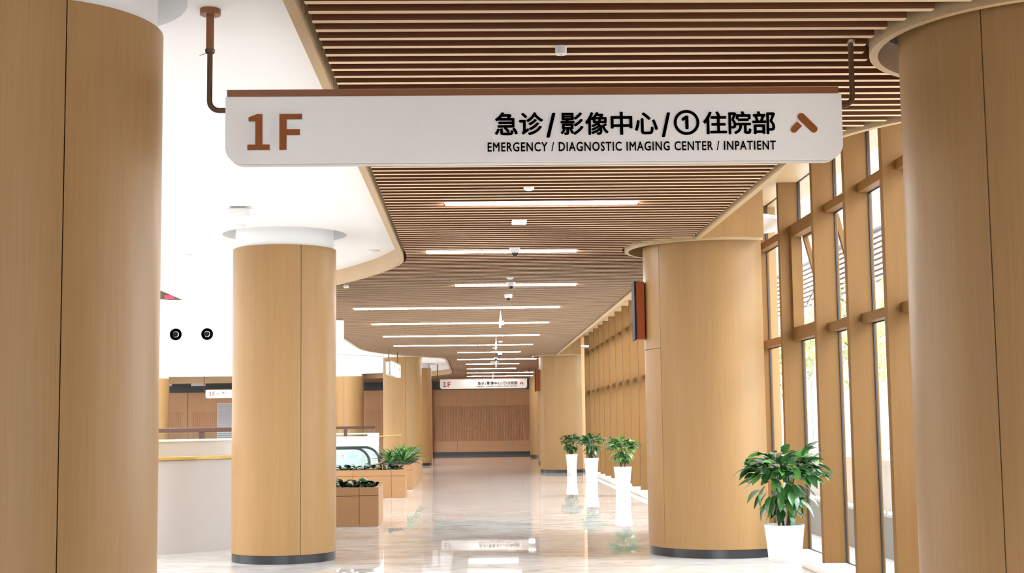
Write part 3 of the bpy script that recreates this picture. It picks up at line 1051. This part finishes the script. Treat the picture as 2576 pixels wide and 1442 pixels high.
LEAF = [leaf_mesh('leaf', 0.150, 0.074, 'leaf_a', 0.09), leaf_mesh('leaf', 0.140, 0.068, 'leaf_b', 0.05), leaf_mesh('leaf', 0.130, 0.066, 'leaf_a', 0.03), leaf_mesh('leaf', 0.125, 0.060, 'leaf_c', 0.06), leaf_mesh('leaf', 0.160, 0.074, 'leaf_b', 0.12)]


def dir_rot(d, roll=0.0):
    d = Vector(d).normalized()
    up = Vector((0, 0, 1))
    if abs(d.z) > 0.95:
        up = Vector((0, 1, 0))
    y = up.cross(d).normalized()
    z = d.cross(y)
    m = Matrix((d, y, z)).transposed()
    return (m @ Matrix.Rotation(roll, 3, 'X')).to_euler()


def potted_plant(x, y, label, seed, nleaf, s=1.0, weights=(4, 3, 4, 1, 2), fs=1.0):
    rnd = random.Random(seed)
    p = thing('flower_pot', (x, y, 0), label[0], 'plant pot', 'white plant pots along the window')
    H, rt, rb = 0.57 * s, 0.178 * s, 0.145 * s
    MB().lathe([(0.001, 0.0), (rb * 0.97, 0.0), (rb, 0.012), (rb * 0.98, H * 0.30), (rb * 1.0, H * 0.44), (rb * 1.02, H * 0.50), (rb * 1.08, H * 0.68), (rt * 0.96, H * 0.90), (rt, H), (rt - 0.012, H), (rt - 0.02, H - 0.03), (rt - 0.03, H - 0.05), (0.001, H - 0.05)], 40).build('body', 'pot', p, smooth=40)
    for q in range(4):
        z = H * (0.43 + 0.022 * q)
        MB().lathe([(rb * 1.004, z - 0.0025), (rb * 1.004 + 0.003, z), (rb * 1.004, z + 0.0025)], 40).build('band', 'potband', p, smooth=60)
    MB().cyl(0, 0, rt - 0.028, H - 0.052, H - 0.035, 24).build('soil', 'soil', p)
    s *= fs
    t = thing('potted_shrub', (x, y, H - 0.036), label[1], 'plant', 'shrubs in white pots')
    for q in range(4):
        a = rnd.uniform(0, 2 * PI)
        r = rnd.uniform(0.02, 0.05)
        pts = [(r * math.cos(a), r * math.sin(a), 0)]
        for kk in range(1, 5):
            r += rnd.uniform(0.0, 0.03)
            pts.append((r * math.cos(a + kk * 0.2), r * math.sin(a + kk * 0.2), 0.10 * kk * s))
        MB().tube(pts, [0.013, 0.011, 0.009, 0.007, 0.005], 7).build('stem', 'stem', t, smooth=50)
    for q in range(nleaf):
        u = q / nleaf
        kind = rnd.choices(range(5), weights)[0]
        a = rnd.uniform(0, 2 * PI)
        if u < 0.76:      # crown: wide cushion
            ph = math.asin(rnd.uniform(-0.45, 1.0))
            rr = rnd.uniform(0.40, 1.05)
            px, py, pz = 0.265 * rr * math.cos(ph) * math.cos(a), 0.265 * rr * math.cos(ph) * math.sin(a), 0.43 + 0.155 * rr * math.sin(ph)
            tg = rnd.uniform(-1.1, 1.1)
            d = Vector((math.cos(a) - tg * math.sin(a), math.sin(a) + tg * math.cos(a), 0.4 * math.sin(ph) + rnd.uniform(-0.75, 0.65)))
        elif u < 0.9:       # drooping lower leaves
            rr = rnd.uniform(0.08, 0.20)
            px, py, pz = rr * math.cos(a), rr * math.sin(a), rnd.uniform(0.20, 0.34)
            d = Vector((math.cos(a), math.sin(a), rnd.uniform(-2.2, -0.6)))
        else:               # leaves on the stems
            rr = rnd.uniform(0.02, 0.07)
            px, py, pz = rr * math.cos(a), rr * math.sin(a), rnd.uniform(0.12, 0.28)
            d = Vector((math.cos(a), math.sin(a), rnd.uniform(-1.8, 0.5)))
        sc = rnd.uniform(0.8, 1.15) * s
        o = put('leaf', LEAF[kind], t, (px * s, py * s, pz * s), dir_rot(d, rnd.uniform(-0.5, 0.5)), (sc, sc, sc))
    return t


potted_plant(2.75, 12.45, ('white flared pot at the foot of the wide column, nearest of the row', 'bushy dark green plant in the nearest white pot'), 3, 290, 1.0, fs=1.17)
potted_plant(3.0, 28.3, ('white flared pot by the sill, second from the front', 'bright green bushy plant in the second white pot'), 5, 240, 1.03, (2, 4, 2, 4, 3))
potted_plant(2.92, 34.9, ('white flared pot third from the front, by the far windows', 'dark green bushy plant in the third white pot'), 8, 220, 1.05)
potted_plant(2.82, 40.5, ('white flared pot farthest along, in front of the distant wide column', 'dark green bushy plant in the farthest white pot'), 11, 200, 1.0)


# ------------------------------------------------------------------ planter boxes
def planter(x0, x1, y0, y1, h, label):
    t = thing('planter_box', ((x0 + x1) / 2, y0, 0), label, 'planter', 'wood planter boxes by the atrium')
    ox = (x0 + x1) / 2
    a, b, d = x0 - ox, x1 - ox, y1 - y0
    zj = h - 0.115
    st = 0.28
    g = 0.003
    # front: corner stiles and boards with joints
    cells = [(a, a + 0.9), (a + 0.9, b - st), (b - st, b)] if (b - a) > 1.4 else [(a, b - st), (b - st, b)]
    for c0, c1 in cells:
        MB().box(c0 + g, c1 - g, 0.0, 0.03, 0.012, zj - g).build('panel', 'planter', t)
        MB().box(c0 + g, c1 - g, 0.0, 0.03, zj + g, h - 0.006).build('panel', 'planter', t)
    MB().box(b - 0.03, b, 0.033, d, 0.012, h - 0.006).build('side_panel', 'planter', t)
    MB().box(a, a + 0.03, 0.033, d, 0.012, h - 0.006).build('side_panel', 'planter', t)
    MB().box(a + 0.03, b - 0.03, d - 0.03, d, 0.012, h - 0.006).build('back_panel', 'planter', t)
    MB().box(a + 0.01, b - 0.01, 0.012, d - 0.01, 0.0, 0.05).build('plinth', 'sill', t)
    rim = MB()
    w = 0.055
    rim.prism([(a, 0), (b, 0), (b, d), (a, d)], h - 0.005, h + 0.006, 'XY', [[(a + w, w), (a + w, d - w), (b - w, d - w), (b - w, w)]])
    rim.build('rim', 'planter', t)
    MB().box(a + 0.04, b - 0.04, 0.04, d - 0.04, h - 0.10, h - 0.03).build('soil', 'soil', t)
    return t


planter(-2.42, -1.41, 20.66, 21.75, 0.575, 'nearest wood planter box with low dark leafy plants')
planter(-3.35, -1.40, 28.42, 29.25, 0.575, 'middle long wood planter box with low dark plants')
planter(-2.30, -1.40, 31.83, 37.9, 0.575, 'farthest wood planter box holding the spiky green plants')
LOW = [leaf_mesh('leaf', 0.13, 0.075, 'leaf_d', 0.18), leaf_mesh('leaf', 0.11, 0.065, 'leaf_a', 0.25), leaf_mesh('leaf', 0.12, 0.07, 'leaf_d', 0.05)]
BLADE = [leaf_mesh('leaf', 0.46, 0.045, 'leaf_b', 0.12, 0.25, 6), leaf_mesh('leaf', 0.42, 0.045, 'leaf_a', 0.22, 0.25, 6), leaf_mesh('leaf', 0.40, 0.05, 'leaf_c', 0.08, 0.25, 6)]


def low_plant(x, y, z, n, s, label, group, seed):
    rnd = random.Random(seed)
    t = thing('leafy_plant', (x, y, z), label, 'plant', group)
    MB().tube([(0, 0, 0), (0.005, 0.0, 0.06 * s)], 0.008, 6).build('stem', 'stem', t)
    for q in range(n):
        a = q / n * 2 * PI * 3 + rnd.uniform(-0.4, 0.4)
        d = Vector((math.cos(a), math.sin(a), rnd.uniform(0.0, 0.9)))
        sc = s * rnd.uniform(0.8, 1.25)
        put('leaf', rnd.choice(LOW), t, (0.02 * math.cos(a), 0.02 * math.sin(a), rnd.uniform(0.02, 0.09) * s), dir_rot(d, rnd.uniform(-0.6, 0.6)), (sc, sc, sc))


n = 0
for xi, s in ((-2.30, 1.0), (-2.12, 1.0), (-1.95, 1.15), (-1.79, 0.9), (-1.66, 1.25), (-1.55, 0.8)):
    low_plant(xi, 20.66 + (0.16 if n % 2 else 0.24), 0.545, 13, s, 'low dark leafy plant in the nearest planter box', 'low plants in the nearest planter', 40 + n)
    low_plant(xi + 0.05, 20.66 + 0.65, 0.545, 11, 0.9, 'low dark leafy plant in the nearest planter box', 'low plants in the nearest planter', 60 + n)
    n += 1
for q in range(11):
    low_plant(-3.22 + q * 0.165, 28.42 + (0.18 if q % 2 else 0.33), 0.545, 12, 0.95 + 0.3 * random.random(), 'low dark leafy plant in the middle planter box', 'low plants in the middle planter', 80 + q)


def spiky(x, y, z, n, s, seed):
    rnd = random.Random(seed)
    t = thing('spiky_plant', (x, y, z), 'spiky green plant with sword-shaped leaves in the farthest planter box', 'plant', 'spiky plants in the farthest planter')
    MB().tube([(0, 0, 0), (0, 0, 0.07)], 0.02, 8).build('stem', 'stem', t)
    for q in range(n):
        a = q * 2.4 + rnd.uniform(-0.2, 0.2)
        e = 0.35 + 1.9 * (1 - q / n) * rnd.uniform(0.2, 1.0)
        d = Vector((math.cos(a), math.sin(a), 1.9 - e))
        sc = s * rnd.uniform(0.8, 1.15)
        put('leaf', rnd.choice(BLADE), t, (0.015 * math.cos(a), 0.015 * math.sin(a), 0.05), dir_rot(d, rnd.uniform(-0.3, 0.3)), (sc, sc, sc))


spots = [(-1.93, 32.15), (-1.65, 32.5), (-1.95, 33.0), (-1.62, 33.5), (-1.92, 34.1), (-1.62, 34.7), (-1.9, 35.4), (-1.65, 36.1), (-1.85, 36.8), (-1.65, 37.3)]
for q, (x, y) in enumerate(spots):
    spiky(x, y, 0.545, 26, 1.0 + 0.1 * (q % 3), 200 + q)

# ------------------------------------------------------------------ reception desk and railings by the atrium
DC = (-5.65, 19.65)
dk = thing('reception_desk', (DC[0], DC[1], 0), 'curved pale stone reception desk with gold edge behind the left column', 'desk')
MB().arc(0, 0, 3.42, 3.50, rad(-70), rad(100), 0.0, 1.10, 60).build('front', 'desk', dk, smooth=30)
MB().arc(0, 0, 3.05, 3.53, rad(-70), rad(100), 1.105, 1.14, 60).build('counter_edge', 'gold', dk, smooth=30)
MB().arc(0, 0, 2.98, 3.05, rad(-70), rad(100), 0.0, 1.32, 60).build('back_ledge', 'desk', dk, smooth=30)
MB().arc(0, 0, 2.90, 3.08, rad(-70), rad(100), 1.322, 1.345, 60).build('ledge_top', 'white', dk, smooth=30)


def glass_rail(x0, x1, y, ztop, label, posts, z0=0.05):
    t = thing('glass_railing', ((x0 + x1) / 2, y, 0), label, 'railing', 'glass railings round the atrium opening')
    c = (x0 + x1) / 2
    MB().box(x0 - c, x1 - c, -0.045, 0.045, ztop - 0.075, ztop).build('handrail', 'handrail', t, bevel=0.012)
    for p in posts:
        MB().box(p - c - 0.045, p - c + 0.045, -0.03, 0.03, 0.0, ztop - 0.075).build('post', 'handrail', t)
    ps = sorted([x0] + list(posts) + [x1])
    for a, b in zip(ps, ps[1:]):
        if b - a > 0.15:
            MB().box(a - c + 0.055, b - c - 0.055, -0.006, 0.006, z0, ztop - 0.09).build('pane', 'railglass', t)
    MB().box(x0 - c, x1 - c, 0.012, 0.04, 1.225, 1.265).build('mid_rail', 'white', t)
    MB().box(x0 - c, x1 - c, -0.05, 0.05, 0.0, 0.048).build('base_channel', 'steel', t)
    return t


glass_rail(-8.6, -2.95, 24.0, 1.48, 'glass railing with brown handrail behind the reception desk', (-6.9, -4.64))
glass_rail(-4.9, -2.82, 40.0, 1.455, 'far glass railing with thin brown handrail above the escalator wall', (-3.66,))

# escalator with white side wall
ew = thing('escalator_wall', (-3.6, 36.0, 0), 'white escalator side wall with a taller end post behind the planters', 'wall panel')
MB().box(-2.4, 0.86, 0.0, 0.12, 0.0, 1.20).build('side_panel', 'white', ew)
MB().box(0.872, 1.15, -0.05, 0.25, 0.0, 1.285).build('end_post', 'whiteplastic', ew)
es = thing('escalator', (-2.9, 34.2, 0), 'escalator landing with black looped handrails and round warning stickers', 'escalator')


def loop(y, xe):
    r = 0.36
    pts = [(-2.2, y, 0.93), (-1.2, y, 0.93)]
    for i in range(13):
        a = PI / 2 - (PI * 0.93) * i / 12
        pts.append((xe - r + r * math.cos(a), y, 0.93 - r + r * math.sin(a)))
    return pts


for q, (y, xe) in enumerate(((0.0, 0.35), (1.1, 0.52))):
    MB().tube(loop(y, xe), 0.032, 10).build('handrail', 'rubber', es, smooth=50)
    MB().box(-2.2, xe - 0.09, y - 0.005, y + 0.005, 0.16, 0.91).build('balustrade_pane', 'railglass', es)
    MB().box(-2.2, xe + 0.05, y - 0.08, y + 0.08, 0.0, 0.16).build('skirt', 'steel', es)
MB().box(-2.2, 0.6, 0.1, 1.0, 0.0, 0.02).build('landing_plate', 'steel', es)
sx0 = -0.30
for q, (dx, mt) in enumerate(((0.0, 'stk_red'), (0.175, 'stk_blue'), (0.255, 'stk_blue'), (0.34, 'stk_blue'), (0.425, 'stk_grey'))):
    o = MB().prism(circle(0, 0, 0.036, 20), -0.002, 0.0, 'XZ').build('sticker', mt, es, (sx0 + dx, -0.006, 0.735), None)
    if mt == 'stk_red':
        MB().box(-0.022, 0.022, -0.004, -0.002, -0.006, 0.006).build('mark', 'white', o)
    elif mt == 'stk_grey':
        MB().prism(circle(0, 0, 0.030, 20), -0.004, -0.002, 'XZ').build('mark', 'white', o)
    else:
        MB().prism([(-0.008, -0.02), (0.008, -0.02), (0.012, 0.01), (0.0, 0.022), (-0.012, 0.01)], -0.004, -0.002, 'XZ').build('mark', 'white', o)
tag(MB().tube([(-2.45, 36.2, 1.19), (-1.95, 37.6, 1.21)], 0.018, 8).build('barrier_bar', 'gold', smooth=50), 'thin pale gold bar between the white end post and the column', 'barrier')
# louvred grey panel on the far left wall
lp = thing('louvred_panel', (-11.6, YF - 0.06, 0.9), 'pale grey louvred panel on the far wall left of the round column', 'wall vent')
MB().box(-0.62, 0.62, -0.02, 0.0, 0.0, 1.70).build('frame', 'white', lp)
for q in range(17):
    MB().box(-0.58, 0.58, -0.045, -0.02, 0.05 + q * 0.096, 0.05 + q * 0.096 + 0.06).build('blade', 'louvre', lp)
for (x, y, lab) in ((-14.6, 63.6, 'small white box under the far slats, left one'), (-13.9, 63.2, 'small white box under the far slats, lower one'), (-12.5, 63.8, 'small white box under the far slats, right one')):
    t = thing('sensor_box', (x, y, ZS), lab, 'ceiling box', 'small boxes on the far slats')
    MB().box(-0.32, 0.32, -0.1, 0.1, -0.16, -0.03).build('case', 'whiteplastic', t, bevel=0.01)
    MB().box(-0.1, 0.1, -0.08, 0.08, -0.03, 0.0).build('mount', 'greyplastic', t)

# ------------------------------------------------------------------ outside the windows
tag(MB().box(-40, 3.9, -40, YB - 0.2, -0.25, -0.06).build('ground_forecourt', 'paving'), 'pale paving behind the viewpoint', None, None, 'structure')
tag(MB().box(3.9, 60, -40, 140, -0.25, -0.06).build('ground_paving', 'paving'), 'pale paving outside the windows', None, None, 'structure')
pr = thing('perforated_railing', (4.75, 8, -0.06), 'white perforated metal railing on a grey kerb outside the windows', 'railing')
MB().box(-0.15, 0.15, -2, 42, 0.0, 0.46).build('kerb', 'kerb', pr)
for q in range(22):
    MB().box(-0.02, 0.02, -2 + q * 2.0 + 0.03, q * 2.0 - 0.03, 0.50, 1.02).build('perforated_panel', 'perf', pr)
    MB().box(-0.03, 0.03, -2 + q * 2.0 - 0.03, -2 + q * 2.0 + 0.03, 0.46, 1.08).build('post', 'whiteplastic', pr)
MB().box(-0.04, 0.04, -2, 42, 1.02, 1.08).build('top_rail', 'whiteplastic', pr)

bd = thing('office_building', (15.0, 60.0, -0.06), 'pale building across the street with horizontal cladding and grey windows', 'building')
MB().box(0.0, 8.0, -24, 70, 0.0, 22.0).build('wall', 'facade', bd)
for fl in range(5):
    zb = 0.4 + fl * 4.2
    MB().box(-0.35, 0.0, -24, 70, zb + 3.85, zb + 4.15).build('floor_band', 'facade', bd)
    if fl % 2 == 1 or fl == 4:
        for q in range(9):
            MB().box(-0.16, 0.0, -24, 70, zb + 2.0 + q * 0.20, zb + 2.0 + q * 0.20 + 0.12).build('cladding_board', 'cladding', bd)
    for q in range(19):
        y = -23.5 + q * 4.9
        wdw = MB().box(-0.08, 0.0, y, y + 4.2, zb + 0.1, zb + (1.95 if fl % 2 == 1 or fl == 4 else 3.6)).build('window', 'facade', bd)
        for h in range(2):
            MB().box(-0.10, -0.08, y + 0.15 + h * 2.0, y + 2.0 + h * 2.0, zb + 0.25, zb + (1.8 if fl % 2 == 1 or fl == 4 else 3.45)).build('pane', 'facglass', wdw)
for q, (x, y, h) in enumerate(((11.0, 33.0, 5.4), (11.5, 41.0, 6.0), (10.8, 51.0, 5.6))):
    rnd = random.Random(300 + q)
    tr = thing('street_tree', (x, y, -0.06), ['pale yellow-green tree outside the nearest window bay', 'pale yellow-green tree outside, second along the street', 'pale yellow-green tree outside, third along the street'][q], 'tree', 'trees outside the windows')
    MB().tube([(0, 0, 0), (0.05, 0, h * 0.3), (0.0, 0.1, h * 0.7), (0.1, 0.0, h * 0.95)], [0.12, 0.10, 0.06, 0.02], 8).build('trunk', 'bark', tr, smooth=50)
    for b in range(7):
        a = rnd.uniform(0, 2 * PI)
        z = h * rnd.uniform(0.4, 0.8)
        MB().tube([(0, 0, z), (0.6 * math.cos(a), 0.6 * math.sin(a), z + 0.4), (1.3 * math.cos(a), 1.3 * math.sin(a), z + 0.7)], [0.04, 0.025, 0.01], 6).build('branch', 'bark', tr)
    cr = MB()
    for b in range(1500):
        a = rnd.uniform(0, 2 * PI)
        rr = 1.7 * math.sqrt(rnd.random())
        z = h * 0.68 + rnd.uniform(-1, 1) * 1.7 * math.sqrt(max(0.02, 1 - (rr / 1.75) ** 2))
        c = Vector((rr * math.cos(a), rr * math.sin(a), z))
        u = Vector((rnd.uniform(-1, 1), rnd.uniform(-1, 1), rnd.uniform(-1, 1))).normalized()
        w = u.cross(Vector((rnd.uniform(-1, 1), rnd.uniform(-1, 1), rnd.uniform(-1, 1)))).normalized()
        cr.add([c - u * 0.10, c + w * 0.05, c + u * 0.10, c - w * 0.05], [(0, 1, 2, 3)])
    tag(cr.build('foliage', 'treeleaf', tr), None, None, None, 'stuff')
